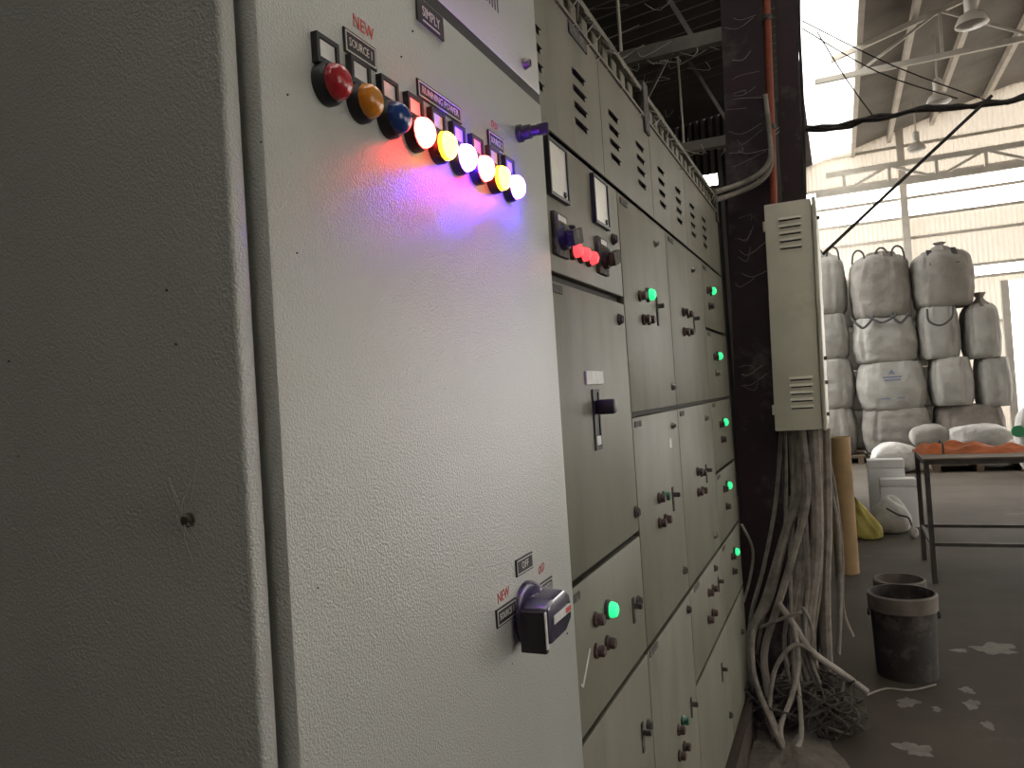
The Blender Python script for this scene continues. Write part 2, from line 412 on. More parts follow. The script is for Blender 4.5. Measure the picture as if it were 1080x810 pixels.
# ================================================================ STEEL COLUMNS
def hcol(xc, Y, w, dpt, h, label, lean=0, tf=.014):
    T = thing('steel_column', label, 'column', (xc, Y, 0))
    def lean_(mb):
        for v in mb.v: v.x += lean*(v.z-CAMZ)
        return mb
    lean_(MB().box(xc-w/2, xc+w/2, Y, Y+tf, 0, h)).build('flange', 'column_maroon', T)
    lean_(MB().box(xc-w/2, xc+w/2, Y+dpt-tf, Y+dpt, 0, h)).build('flange', 'column_maroon', T)
    lean_(MB().box(xc-.006, xc+.006, Y+tf, Y+dpt-tf, 0, h)).build('web_plate', 'column_maroon', T)
    lean_(MB().box(xc-w/2-.05, xc+w/2+.05, Y-.05, Y+dpt+.05, 0, .02)).build('base_plate', 'column_maroon', T)
    return T
LEAN = .032
c1 = hcol(-.335, 3.44, .185, .20, 4.3, 'broad maroon steel column standing at the end of the switchgear', LEAN)
Q = MB()
for k in range(26):
    z = random.uniform(1.2, 3.0); x = random.uniform(-.42, -.37)+LEAN*(z-CAMZ)
    Q.tube([(x, 3.436, z), (x+random.uniform(.02, .06), 3.425, z+random.uniform(-.03, .01)), (x+random.uniform(.05, .14), 3.436, z+random.uniform(-.02, .05))], random.uniform(.0005, .0010), 4, smooth=4)
Q.build('cobweb', 'web', c1, kind='stuff')
c2 = hcol(-.188, 3.98, .092, .20, 4.6, 'narrow maroon steel column behind the orange conduit', LEAN)
Q = MB(); Q.tube([(-.235+LEAN*(z-CAMZ), 3.425, z) for z in (2.0, 2.6, 3.3, 4.2)], .016, 10)
cond = Q.build('conduit_pipe', 'conduit_orange', smooth=True, label='rusty orange conduit pipe running up the maroon column', cat='pipe')
for z in (2.45, 2.92): MB().lathe([(.021, 0), (.021, .02)], (-.235+LEAN*(z-CAMZ), 3.425, z), (0, 0, 1), 12).build('coupling', 'dusty_black', cond)
# sooty cables clipped along the narrow column
for k in range(3):
    x = -.150+.013*k
    MB().tube([(x+LEAN*(z-CAMZ)+random.uniform(-.006, .006), 3.99+.01*k, z) for z in (1.9, 2.2, 2.5, 2.8, 3.1, 3.5, 4.4)], .008, 6).build(
        'riser_cable', 'wire_dark', label=('left', 'middle', 'right')[k]+'most of three sooty cables clipped upright along the narrow column', cat='cable', group='riser cables on the narrow column')
# two flexible cables sweeping from the chamber top to the conduit
for k, (dz, dy) in enumerate(((0, 0), (-.03, .03))):
    P = [onY(700, 222, 2.95), onY(742, 206, 3.2), onY(775, 196, 3.36), onY(800, 184, 3.38), onY(812, 168, 3.39), onY(812, 145, 3.40), onY(807, 100, 3.41)]
    P = [p+Vector((0, dy*.3, dz)) for p in P]
    MB().tube(P[1:], .011, 8, smooth=6).build('flexible_cable', 'cable_dust', smooth=True, label=('upper' if k == 0 else 'lower')+' grey flexible cable sweeping from the switchgear top to the orange conduit', cat='cable')

# ================================================================ FIRST CABINET (new, light grey)
X1 = -.4136; XF = -.4256
P1 = thing('control_cabinet', 'large light grey control cabinet with a row of coloured pilot lights', 'cabinet', (-.72, .8, 0))
Q = MB(); Q.box(-1.02, XF, .456, .475, .126, 2.22, 0, .0045, 3)
Q.build('side_panel', 'door_paint', P1, True)
MB().box(-1.02, XF-.012, 1.142, 1.152, .126, 2.22).build('side_panel', 'door_paint', P1)
MB().box(-1.02, -1.0, .475, 1.142, .126, 2.22).build('back_panel', 'carcass_dark', P1)
MB().box(-1.0, XF-.004, .475, 1.142, 2.2, 2.22).build('top_panel', 'door_paint', P1)
MB().box(-1.0, XF-.02, .475, 1.142, .13, 2.2).build('inner_body', 'carcass_dark', P1)
MB().box(XF-.018, X1, .484, 1.147, .135, 1.8485, 0, .003, 2).build('door', 'door_paint', P1, True)
up_door = MB().box(XF-.018, X1, .484, 1.147, 1.8645, 2.2, 0, .003, 2).build('upper_door', 'door_paint', P1, True)
for k in range(5):
    y = .952+.0095*k
    MB().box(X1-.002, X1+.0006, y, y+.0028, 1.93, 1.955).build('louvre', 'slit_black', up_door)
MB().box(-1.02, XF-.002, .456, 1.152, 0, .126).build('plinth', 'plinth_brown', P1)
MB().box(XF-.02, X1-.0015, .486, 1.145, 1.8425, 1.8665).build('gap_shade', 'slit_black', P1)  # added black strip, stands for the shade in the gap between the doors
# locks
def lock(X, Y, Z, par, r=.009, m='steel_lock'):
    Q = MB(); Q.lathe([(r*1.25, 0), (r*1.25, .003), (r, .006), (r*.9, .010)], (X, Y, Z), (1, 0, 0), 12)
    Q.box(X+.0095, X+.0115, Y-r*.18, Y+r*.18, Z-r*.6, Z+r*.6, 1)
    return Q.build('lock', [m, 'slit_black'], par, True)
lock(X1, 1.083, 1.891, P1, .007)
# key switch
Q = MB(); Q.lathe([(.013, 0), (.013, .006), (.0105, .008), (.0105, .02), (.008, .022), (.007, .036)], (X1, 1.040, 1.770), (1, 0, 0), 16)
Q.box(X1+.030, X1+.048, 1.037, 1.043, 1.762, 1.778, 0, .001, 1)
Q.build('key_switch', 'black_plastic', P1, True)
def plate(y0, y1, z0, z1, txt, par, X=X1, size=None, border=True):
    n = MB().box(X, X+.0022, y0, y1, z0, z1, 0, .0006, 1).build('nameplate', 'black_plastic', par)
    if border:
        b = .0022; w = .0011
        Q = MB().holed(X+.0021, X+.0026, y0+b, y1-b, z0+b, z1-b, [(y0+b+w, y1-b-w, z0+b+w, z1-b-w)])
        Q.build('plate_border', 'plate_white', n)
    h = size or (z1-z0)*.50
    lettering(txt, (y0+y1)/2, (z0+z1)/2, X+.0025, h, 'plate_white', n, sx=min(1, (y1-y0)*.80/(len(txt)*h*.62)))
    return n
plate(.603, .658, 1.720, 1.7445, 'SOURCE 1', P1)
plate(.740, .847, 1.7235, 1.745, 'RUNNING POWER', P1, size=.0115)
plate(.926, .978, 1.7185, 1.743, 'SOURCE 2', P1)
npl = plate(.750, .8135, 1.815, 1.8445, 'SIMPLY', P1, size=.017, border=False)
MB().box(X1+.0021, X1+.0025, .762, .802, 1.8185, 1.8202).build('small_print', 'plate_white', npl)
plate(.857, .919, 1.0935, 1.117, 'SOURCE 1', P1)
plate(.927, .985, 1.1405, 1.1635, 'OFF', P1, size=.014)
plate(.998, 1.056, 1.0905, 1.1125, 'SOURCE 2', P1)
lettering('NEW', .640, 1.7585, X1+.0003, .0185, 'red_ink', P1, 'marker_writing', sx=.85, slope=-.03)
lettering('OLD', .952, 1.7555, X1+.0003, .015, 'red_ink', P1, 'marker_writing', sx=.7)
lettering('NEW', .884, 1.1285, X1+.0003, .0185, 'red_ink', P1, 'marker_writing', sx=.85, slope=.04)
lettering('OLD', 1.019, 1.131, X1+.0003, .017, 'red_ink', P1, 'marker_writing', sx=.7, slope=.1)
# pilot lights
LZ = 1.6755
for i, m in enumerate(('lens_red_off', 'lens_orange_off', 'lens_blue_off', 'lens_red_on', 'lens_amber_on', 'lens_blue_on', 'lens_red_on', 'lens_amber_on', 'lens_blue_on')):
    y = .570+.0518*i
    Q = MB(); Q.lathe([(.0195, 0), (.0195, .007), (.0180, .010), (.0172, .012)], (X1, y, LZ), (1, 0, 0), 28)
    Q.holed(X1, X1+.007, y-.0165, y+.0165, LZ+.015, LZ+.0425, [(y-.0125, y+.0125, LZ+.021, LZ+.0385)])
    bz = Q.build('pilot_light', 'black_plastic', P1, True)
    bz['label'] = ('dark', 'lit')[i > 2]+' '+m.split('_')[1]+' pilot light in a black bezel'
    Q = MB().lathe([(.0163, .0105), (.0166, .013), (.0158, .017)], (X1, y, LZ), (1, 0, 0), 48, 0, 12, .02)
    Q.lathe([(.0158, .017), (.0142, .0205), (.0110, .0235), (.0060, .0255), (.0020, .026)], (X1, y, LZ), (1, 0, 0), 48, 1, 12, .02)
    Q.build('lens', [m if i < 3 else 'rim_'+m.split('_')[1], m], bz, True)
    MB().box(X1, X1+.0045, y-.0125, y+.0125, LZ+.021, LZ+.0385).build('label_insert', 'white_label', bz)
# rotary changeover switch with pistol handle
KY, KZ = .957, 1.086
Q = MB(); Q.lathe([(.043, 0), (.043, .004), (.041, .010), (.036, .018), (.028, .025), (.016, .029)], (X1, KY, KZ), (1, 0, 0), 32)
sw = Q.build('rotary_switch', 'handle_purple', P1, True)
def prism_yz(prof0, x0, prof1, x1, mi=0):
    n = len(prof0); m = MB()
    m.add([(x0, y, z) for y, z in prof0]+[(x1, y, z) for y, z in prof1],
          [tuple(range(n-1, -1, -1)), tuple(range(n, 2*n))]+[(i, (i+1) % n, n+(i+1) % n, n+i) for i in range(n)], mi)
    return m
pr = lambda s, t: [(KY-.050*s, KZ-.024*t), (KY-.044*s, KZ-.031*t), (KY+.020*s, KZ-.030*t), (KY+.043*s, KZ-.018*t), (KY+.047*s, KZ), (KY+.040*s, KZ+.020*t), (KY+.018*s, KZ+.032*t), (KY-.030*s, KZ+.030*t), (KY-.050*s, KZ+.022*t)]
def bevel_mb(mb, off):
    b = bmesh.new(); vv = [b.verts.new(p) for p in mb.v]
    for f in mb.f: b.faces.new([vv[i] for i in f])
    bmesh.ops.bevel(b, geom=list(b.edges), offset=off, segments=2, affect='EDGES', profile=.5)
    return MB().bm(b)
bevel_mb(prism_yz(pr(1, 1), X1+.016, pr(.92, .9), X1+.050), .004).build('handle_grip', 'handle_purple', sw, True)
MB().box(X1+.012, X1+.048, KY-.056, KY-.046, KZ-.036, KZ+.018, 0, .002, 2).build('handle_end', 'black_plastic', sw, True)
MB().box(X1+.0495, X1+.0515, KY-.030, KY+.034, KZ-.005, KZ+.006, 0, .0005, 1).build('pointer_strip', 'white_label', sw)
MB().box(X1+.0505, X1+.052, KY+.014, KY+.034, KZ-.003, KZ+.004).build('pointer_mark', 'red_ink', sw)
MB().box(X1+.0475, X1+.050, KY-.057, KY-.052, KZ-.030, KZ+.018, 0, .0008, 1).build('edge_strip', 'white_label', sw)
# specks and the cobwebbed bolt on the side panel
def speck(px, py, side, r):
    if side: p = onY(px, py, .456); Q = MB().lathe([(r, 0), (r*.6, .0012)], p, (0, -1, 0), 7)
    else: p = onX(px, py, X1); Q = MB().lathe([(r, 0), (r*.6, .0012)], p, (1, 0, 0), 7)
    Q.build('speck', 'slit_black', P1)
for px, py, sd, r in ((176, 306, 1, .0012), (186, 363, 1, .0014), (10, 381, 1, .0012), (20, 481, 1, .0008), (303, 100, 0, .0011), (275, 150, 0, .0008), (435, 33, 0, .0014), (423, 60, 0, .0012), (313, 267, 0, .0008), (598, 668, 0, .002), (540, 700, 0, .0008), (335, 620, 0, .0008)):
    speck(px, py, sd, r)
bp = onY(200, 548, .456)
Q = MB(); Q.lathe([(.0062, 0), (.0062, .002)], bp, (0, -1, 0), 16); Q.lathe([(.0045, .002), (.0042, .006)], bp, (0, -1, 0), 6)
Q.build('bolt', 'dusty_black', P1, True)
Q = MB()
for k in range(26):
    t = random.uniform(0, 6.28); L = random.uniform(.008, .03)*(1.5 if math.sin(t) > .3 else 1)
    q = bp+Vector((math.cos(t)*L*.7, -.002, math.sin(t)*L*1.3))
    Q.tube([bp+Vector((0, -.005, 0)), (bp+q)/2+Vector((random.uniform(-.004, .004), -.005, random.uniform(-.004, .004))), q], .00022, 4, smooth=3)
Q.build('cobweb', 'web', label='small dusty cobweb round the bolt on the cabinet side', cat='cobweb', kind='stuff')

# ================================================================ OLD SWITCHGEAR COLUMNS
DXF = XF                 # door face
CX = [1.154, 1.635, 2.139, 2.744, 3.25]
ROW = dict(t=1.822, a=1.5816, b=1.324, c=1.066, d=.809, e=.546, f=.132)
G = .0055
CAB = []
LAB = ['old grey switchgear column with two square meters, next to the light grey cabinet',
       'old grey switchgear column second from the light grey cabinet',
       'old grey switchgear column third from the light grey cabinet, under the flexible cables',
       'old grey switchgear column at the far end, six small doors with green lamps']
for i in range(4):
    T = thing('switchgear_cabinet', LAB[i], 'cabinet', (-.72, (CX[i]+CX[i+1])/2, 0), 'old switchgear columns')
    MB().box(-1.02, DXF-.016, CX[i]+.001, CX[i+1]-.001, .126, 1.832).build('carcass', 'carcass_dark', T)
    MB().box(-1.02, DXF+.028, CX[i]+.0005, CX[i+1]-.0005, 0, .126).build('plinth', 'plinth_brown', T)
    CAB.append(T)
MB().box(-1.02, DXF-.002, CX[4]-.001, CX[4]+.004, .126, 1.83).build('side_panel', 'old_paint', CAB[3])
def door(i, zt, zb, gt=G, gb=G):
    y0 = CX[i]+.003; y1 = CX[i+1]-.003
    return MB().box(DXF-.016, DXF, y0, y1, ROW[zb]+gb, ROW[zt]-gt, 0, .0025, 2).build('door', 'old_paint', CAB[i], True)
def button(d, Y, Z, m='brown_button', r=.0105, h=.015):
    Q = MB(); Q.lathe([(r*1.3, 0), (r*1.3, .005), (r, .007), (r, h), (r*.8, h+.003)], (DXF, Y, Z), (1, 0, 0), 16)
    Q.build('push_button', m, d, True)
def led(d, Y, Z, m='lens_green_on', r=.012):
    Q = MB(); Q.lathe([(r*1.25, 0), (r*1.25, .005), (r*1.05, .008)], (DXF, Y, Z), (1, 0, 0), 18)
    Q.lathe([(r, .006), (r, .014), (r*.8, .020), (r*.3, .023)], (DXF, Y, Z), (1, 0, 0), 18, 1)
    Q.build('indicator_lamp', ['dusty_black', m], d, True)
def slot_handle(d, Y, Z0, Z1):
    Q = MB(); Q.box(DXF, DXF+.003, Y-.007, Y+.007, Z0, Z1); zc = Z0+(Z1-Z0)*.68
    Q.box(DXF+.002, DXF+.020, Y-.004, Y+.004, zc-.006, zc+.006, 0, .0015, 1)
    Q.build('breaker_toggle', 'dusty_black', d)
def tagp(d, Y, Z, w=.05, h=.014):
    MB().box(DXF, DXF+.002, Y, Y+w, Z-h/2, Z+h/2, 0, .0005, 1).build('nameplate', 'dusty_black', d)
# column with meters
d = door(0, 't', 'a', 0, .004); d['label'] = 'meter door with two square meters and three red lamps'
for y0, y1 in ((1.180, 1.276), (1.432, 1.532)):
    Q = MB().holed(DXF, DXF+.009, y0, y1, 1.713, 1.811, [(y0+.005, y1-.005, 1.719, 1.806)])
    Q.box(DXF, DXF+.006, y0+.004, y1-.004, 1.718, 1.807, 1)
    Q.lathe([(.006, .006), (.005, .009)], (DXF, y1-.02, 1.727), (1, 0, 0), 10, 0)
    Q.build('panel_meter', ['black_plastic', 'meter_face'], d)
for y0, y1 in ((1.190, 1.256), (1.438, 1.504)):
    yc = (y0+y1)/2
    Q = MB().box(DXF, DXF+.008, y0, y1, 1.614, 1.688, 0, .002, 2)
    Q.lathe([(.022, .008), (.020, .018), (.012, .020)], (DXF, yc, 1.646), (1, 0, 0), 20)
    Q.bar((DXF+.03, yc-.024, 1.638), (DXF+.03, yc+.026, 1.652), .012, .026)
    Q.box(DXF+.008, DXF+.0095, y0+.012, y1-.012, 1.673, 1.683, 1)
    Q.build('selector_switch', ['dusty_black', 'steel_lock'], d, True)
for k in range(3): led(d, 1.287+.047*k, 1.634, 'lens_red_small', .0125)
lock(DXF, 1.572, 1.703, d, .010, 'dusty_black'); lock(DXF, 1.285, 1.676, d, .004, 'dusty_black')
d = door(0, 'a', 'c', .012, .006); d['label'] = 'tall breaker door with a cross-shaped breaker toggle'
tagp(d, 1.172, 1.557); lock(DXF, 1.578, 1.532, d, .010, 'dusty_black'); lock(DXF, 1.609, 1.116, d, .010, 'dusty_black')
MB().box(DXF, DXF+.004, 1.318, 1.425, 1.395, 1.420, 0, .001, 1).build('breaker_label', 'white_label', d)
Q = MB(); Q.holed(DXF, DXF+.003, 1.352, 1.392, 1.272, 1.386, [(1.358, 1.386, 1.278, 1.380)]); Q.box(DXF, DXF+.001, 1.356, 1.388, 1.276, 1.384)
Q.build('breaker_slot', 'slit_black', d)
Q = MB(); Q.box(DXF, DXF+.040, 1.361, 1.383, 1.338, 1.366, 0, .006, 2); Q.build('breaker_toggle', 'black_plastic', d, True)
MB().box(DXF+.001, DXF+.0035, 1.360, 1.384, 1.281, 1.298).build('slot_mark', 'white_label', d)
d = door(0, 'c', 'd')
button(d, 1.285, .980); led(d, 1.357, .977, r=.0145); button(d, 1.278, .927); button(d, 1.343, .920)
slot_handle(d, 1.540, .898, .950); lock(DXF, 1.577, .932, d, .010, 'dusty_black'); tagp(d, 1.160, 1.043)
Q = MB(); Q.bar((DXF+.001, 1.214, .918), (DXF+.001, 1.233, .888), .0015, .003); Q.bar((DXF+.001, 1.225, .9), (DXF+.001, 1.262, .962), .0015, .003)
p0, p1, p2 = onX(613, 722, DXF), onX(614.5, 725, DXF), onX(622, 684, DXF)
Q = MB(); Q.tube([p0, p1, p2], .0022, 5, smooth=0); Q.build('chalk_tick', 'white_label', d)
d = door(0, 'd', 'f')
lock(DXF, 1.592, .665, d, .010, 'dusty_black'); slot_handle(d, 1.545, .630, .690)
# second column
d = door(1, 't', 'b', 0, .006)
led(d, 1.858, 1.612, r=.0145); button(d, 1.780, 1.602); button(d, 1.800, 1.547); button(d, 1.852, 1.550)
slot_handle(d, 1.962, 1.542, 1.617); lock(DXF, 1.99, 1.762, d, .008); lock(DXF, 2.09, 1.381, d, .008); tagp(d, 1.655, 1.806, .06)
d = door(1, 'b', 'd', .006)
button(d, 1.835, 1.113); button(d, 1.888, 1.110, 'lens_green_off'); button(d, 1.826, 1.054); button(d, 1.890, 1.052)
slot_handle(d, 2.0, 1.055, 1.118); lock(DXF, 2.075, .881, d, .009, 'dusty_black'); lock(DXF, 2.05, 1.277, d, .007); tagp(d, 1.652, 1.303, .06)
MB().box(DXF, DXF+.001, 2.0, 2.03, 1.22, 1.245).build('paper_scrap', 'white_label', d)
d = door(1, 'd', 'f')
button(d, 1.928, .536, 'lens_green_off'); button(d, 1.878, .534); button(d, 1.928, .471); button(d, 1.868, .475)
slot_handle(d, 2.05, .495, .545); lock(DXF, 2.09, .771, d, .009, 'dusty_black'); tagp(d, 1.65, .795, .075)
# third column
d = door(2, 't', 'b', 0, .006)
for y, z in ((2.324, 1.606), (2.40, 1.606), (2.316, 1.546), (2.396, 1.549)): button(d, y, z)
slot_handle(d, 2.505, 1.553, 1.62); lock(DXF, 2.53, 1.761, d, .008); tagp(d, 2.17, 1.806, .07)
d = door(2, 'b', 'd', .006)
for y, z in ((2.38, 1.115), (2.445, 1.104), (2.37, 1.052), (2.44, 1.048)): button(d, y, z)
slot_handle(d, 2.54, 1.06, 1.12); lock(DXF, 2.60, 1.27, d, .008); tagp(d, 2.17, 1.303, .06); lock(DXF, 2.62, .87, d, .008)
d = door(2, 'd', 'e')
for y, z in ((2.43, .728), (2.505, .722), (2.397, .653), (2.475, .652)): button(d, y, z)
slot_handle(d, 2.63, .68, .73); lock(DXF, 2.575, .772, d, .009, 'dusty_black'); tagp(d, 2.2, .795, .08)
d = door(2, 'e', 'f')
slot_handle(d, 2.58, .395, .455); lock(DXF, 2.68, .243, d, .009, 'dusty_black')
# far column
for a_, b_, gy, gz, by, bz in (('t', 'a', 2.905, 1.730, 2.855, 1.669), ('a', 'b', 2.958, 1.487, 2.91, 1.424), ('b', 'c', 2.987, 1.234, 2.935, 1.172), ('c', 'd', 2.972, .994, 2.935, .920), ('d', 'e', 3.05, .726, 2.99, .664)):
    d = door(3, a_, b_, 0 if a_ == 't' else G)
    led(d, gy, gz, r=.0145); button(d, by, bz, 'brown_button' if bz != 1.424 else 'steel_lock'); button(d, gy-.07, gz-.004)
    tagp(d, 2.77, ROW[a_]-.018, .06)
d = door(3, 'e', 'f'); lock(DXF, 3.1, .40, d, .009, 'dusty_black')

# busbar chamber on top of the columns
B = thing('busbar_chamber', 'vented grey busbar chamber running along the top of the old switchgear', 'busbar chamber', (-.72, 2.2, 1.832))
VE = [1.154, 1.55, 2.01, 2.50, 3.25]
vg = [1.16+.2445*k for k in range(8)]
for i in range(4):
    ya, yb = VE[i]+.0015, VE[i+1]-.0015
    holes = []
    for g in vg:
        if ya+.04 < g < yb-.03 or (i == 0 and g < 1.2):
            for z in (1.990, 1.958, 1.926, 1.894):
                holes.append((max(g-.036, ya+.01), g+.036, z-.005, z+.005))
    vp = MB().holed(DXF-.005, DXF-.001, ya, yb, 1.832, 2.088, holes).build('vent_panel', 'old_paint', B)
    for h in holes:           # pressed louvre hood above every slot
        Q = MB(); Q.add([(DXF-.001, h[0], h[3]+.004), (DXF-.001, h[1], h[3]+.004), (DXF+.004, h[1], h[3]-.002), (DXF+.004, h[0], h[3]-.002), (DXF-.001, h[0], h[3]), (DXF-.001, h[1], h[3])],
                        [(0, 1, 2, 3), (3, 2, 5, 4), (0, 3, 4), (1, 5, 2)])
        Q.build('louvre', 'old_paint', vp)
MB().box(-1.02, DXF-.04, 1.16, 3.245, 1.834, 2.09).build('chamber_body', 'carcass_dark', B)
MB().box(-1.02, DXF-.05, 1.16, 3.245, 2.09, 2.16).build('chamber_core', 'carcass_dark', B)
MB().box(DXF-.04, DXF, 1.155, 3.25, 2.155, 2.169).build('top_rail', 'old_paint', B)
MB().box(DXF-.03, DXF+.004, 1.155, 3.25, 2.088, 2.095).build('ledge', 'old_paint', B)
y = 1.19
while y < 3.2:
    w = .042
    if not (1.93 < y < 2.03):
        MB().box(DXF-.030, DXF-.012, y, y+w, 2.095, 2.155, 0, .003, 1).build('slat', 'old_paint', B)
    y += .075
for yy in (1.165, 1.955, 3.2): MB().box(DXF-.03, DXF+.006, yy, yy+.05, 2.05 if yy > 1.9 else 2.09, 2.185, 0, .002, 1).build('post', 'dusty_black', B)
MB().box(DXF-.001, DXF+.002, 1.36, 1.47, 2.060, 2.086, 0, .001, 1).build('nameplate', 'dusty_black', B)
Q = MB()
for k in range(120):
    y = random.uniform(1.2, 3.25); z = random.choice((2.17, 2.155, 2.10))
    Q.tube([(DXF+random.uniform(-.03, .005), y, z), (DXF+.004, y+random.uniform(-.03, .03), z-.01), (DXF-.01, y+random.uniform(-.06, .06), z+random.uniform(-.05, .02))], .0012, 4, smooth=2)
Q.build('cobweb', 'web', B, kind='stuff')

# ================================================================ WALL BOX ON THE COLUMN
bx0, bx1, by0, by1, bz0, bz1 = -.252, -.072, 3.30, 3.92, 1.172, 2.108
WB = thing('wall_box', 'tall narrow grey-green louvred box hung on the maroon column', 'electrical box', ((bx0+bx1)/2, (by0+by1)/2, bz0))
def wlean(mb):
    for v in mb.v: v.x += LEAN*.6*(v.z-1.64)
    return mb
wlean(MB().box(bx0, bx1, by0, by1, bz0, bz1, 0, .004, 2)).build('body', 'box_paint', WB, True)
wlean(MB().box(bx1+.003, bx1+.018, by0-.006, by1, bz0-.004, bz1+.004, 0, .004, 2)).build('door', 'box_paint', WB, True)
for z0_ in (1.265, 1.92):
    for k in range(5):
        z = z0_+.029*k; xo = bx0+.065+(.0 if z0_ < 1.5 else -.012)
        Q = MB(); a0, a1 = xo, xo+.088
        Q.add([(a0, by0, z+.010), (a1, by0, z+.010), (a1, by0-.007, z), (a0, by0-.007, z), (a0, by0, z-.001), (a1, by0, z-.001)], [(0, 3, 2, 1), (3, 4, 5, 2), (0, 4, 3), (1, 2, 5)])
        Q.box(a0+.004, a1-.004, by0-.0012, by0+.001, z-.006, z-.001, 1)  # thin black strip puts in the darkness of the recess under the hood
        wlean(Q).build('louvre', ['box_paint', 'slit_black'], WB)
for z in (1.23, 1.36, 1.46, 2.04):
    Q = MB(); Q.lathe([(.008, 0), (.008, .012)], (bx1+.018, by0+.08, z), (1, 0, 0), 10); wlean(Q).build('latch', 'dusty_black', WB, True)
for z in (1.26, 2.02):
    wlean(MB().box(bx0-.008, bx0+.002, by0+.002, by0+.02, z-.02, z+.02)).build('hinge', 'box_paint', WB)

# ================================================================ CABLES UNDER THE BOX
CG = 'dusty cables tangled below the wall box'
CL = 'dusty grey cable in the tangle hanging below the grey wall box'
def cable(pts, r, label=CL, m='cable_dust', grp=CG):
    P = [onY(x, y, Y) for x, y, Y in pts]
    for p in P: p.z = max(p.z, r+.002)
    return MB().tube(P, r, 8, smooth=6).build('power_cable', m, smooth=True, label=label, cat='cable', group=grp)
cable([(842, 452, 3.36), (847, 514, 3.34), (830, 561, 3.30), (812, 632, 3.26), (795, 664, 3.22), (793, 711, 3.18), (808, 752, 3.12), (818, 786, 3.04)], .014)
cable([(838, 452, 3.40), (840, 514, 3.37), (824, 571, 3.33), (806, 632, 3.29), (790, 668, 3.26), (789, 705, 3.22), (802, 745, 3.18)], .012)
cable([(846, 452, 3.33), (852, 520, 3.31), (838, 580, 3.28), (820, 640, 3.24), (806, 690, 3.19), (812, 740, 3.12)], .015)
cable([(858, 452, 3.34), (861, 524, 3.33), (861, 585, 3.31), (854, 641, 3.29), (849, 700, 3.27), (846, 735, 3.25)], .026, 'thickest grey dusty hose hanging straight down below the wall box', grp=None)
cable([(870, 452, 3.50), (872, 547, 3.48), (870, 617, 3.46), (872, 692, 3.44), (876, 712, 3.42)], .023, 'thick dusty hose at the right of the hanging cables, nearest the cardboard tube', grp=None)
cable([(866, 452, 3.58), (877, 520, 3.58), (884, 561, 3.56), (886, 641, 3.54), (884, 690, 3.52)], .010)
cable([(862, 452, 3.55), (878, 500, 3.6), (888, 580, 3.6), (889, 640, 3.58), (900, 672, 3.52)], .007)
cable([(828, 452, 3.45), (829, 520, 3.44), (826, 570, 3.41), (807, 641, 3.36), (798, 690, 3.33)], .008)
cable([(833, 452, 3.42), (836, 520, 3.40), (833, 585, 3.30), (835, 655, 3.24), (837, 711, 3.18), (833, 748, 3.14)], .008)
cable([(824, 452, 3.43), (818, 530, 3.42), (805, 600, 3.38), (792, 650, 3.33), (790, 700, 3.3)], .009)
cable([(852, 452, 3.40), (850, 540, 3.39), (843, 600, 3.36), (842, 660, 3.32), (830, 705, 3.28), (812, 728, 3.24)], .009)
cable([(856, 452, 3.45), (866, 540, 3.41), (864, 620, 3.38), (858, 670, 3.36), (862, 715, 3.36)], .011)
cable([(837, 693, 3.14), (843, 735, 3.10), (845, 778, 3.02), (836, 790, 2.98), (826, 784, 2.99), (824, 764, 3.04), (835, 735, 3.09), (842, 700, 3.13), (838, 660, 3.18)], .0095, 'pale dusty cable drooping in a loop onto the floor', 'cable_dust_light', None)
cable([(821, 636, 3.22), (838, 660, 3.20), (855, 686, 3.20), (885, 708, 3.28), (914, 729, 3.40)], .013, 'stiff dusty hose reaching out to the right onto the floor', 'cable_dust_light', None)
cable([(802, 662, 3.22), (818, 655, 3.18), (832, 650, 3.17), (846, 645, 3.18)], .007)
cable([(855, 686, 3.21), (857, 668, 3.20), (852, 650, 3.20), (846, 640, 3.21)], .007)
cable([(793, 664, 3.16), (795, 711, 3.10), (812, 758, 3.02), (827, 792, 2.94)], .011)
cable([(820, 770, 3.02), (812, 745, 3.06), (818, 705, 3.10), (838, 680, 3.13), (857, 688, 3.14)], .009)
cable([(782, 553, 3.31), (794, 580, 3.35), (791, 610, 3.35), (784, 635, 3.32)], .006, 'thin pale cable bowing out at the end of the switchgear', 'cable_dust_light', None)
for k in range(6):
    x = random.uniform(840, 866); Y = random.uniform(3.34, 3.40)
    e = x-random.uniform(-8, 44)
    cable([(x, 452, Y), (x+random.uniform(-5, 5), 540, Y-.03), ((x+e)/2+random.uniform(-6, 6), 610, Y-.06), (e, 670, Y-.1), (e+random.uniform(-10, 16), 722, Y-.13)], random.uniform(.006, .012))
Q = MB()
for k in range(90):
    y = random.uniform(3.1, 3.34); x = random.uniform(-.33, -.10)
    Q.tube([(x+random.uniform(-.12, .12), y+random.uniform(-.07, .07), random.uniform(.008, .2)) for _ in range(5)], random.uniform(.002, .006), 5, smooth=4)
Q.build('wire_tangle', 'tangle', label='dark heap of tangled thin wires on the floor behind the hoses', cat='wires', kind='stuff')
pw = [onZ(914, 733, .004), onZ(935, 726, .004), onZ(960, 728, .004), onZ(987, 722, .004)]
MB().tube(pw, .004, 6).build('floor_wire', 'cable_dust_light', label='thin pale wire lying on the floor in front of the dark bucket', cat='wire')
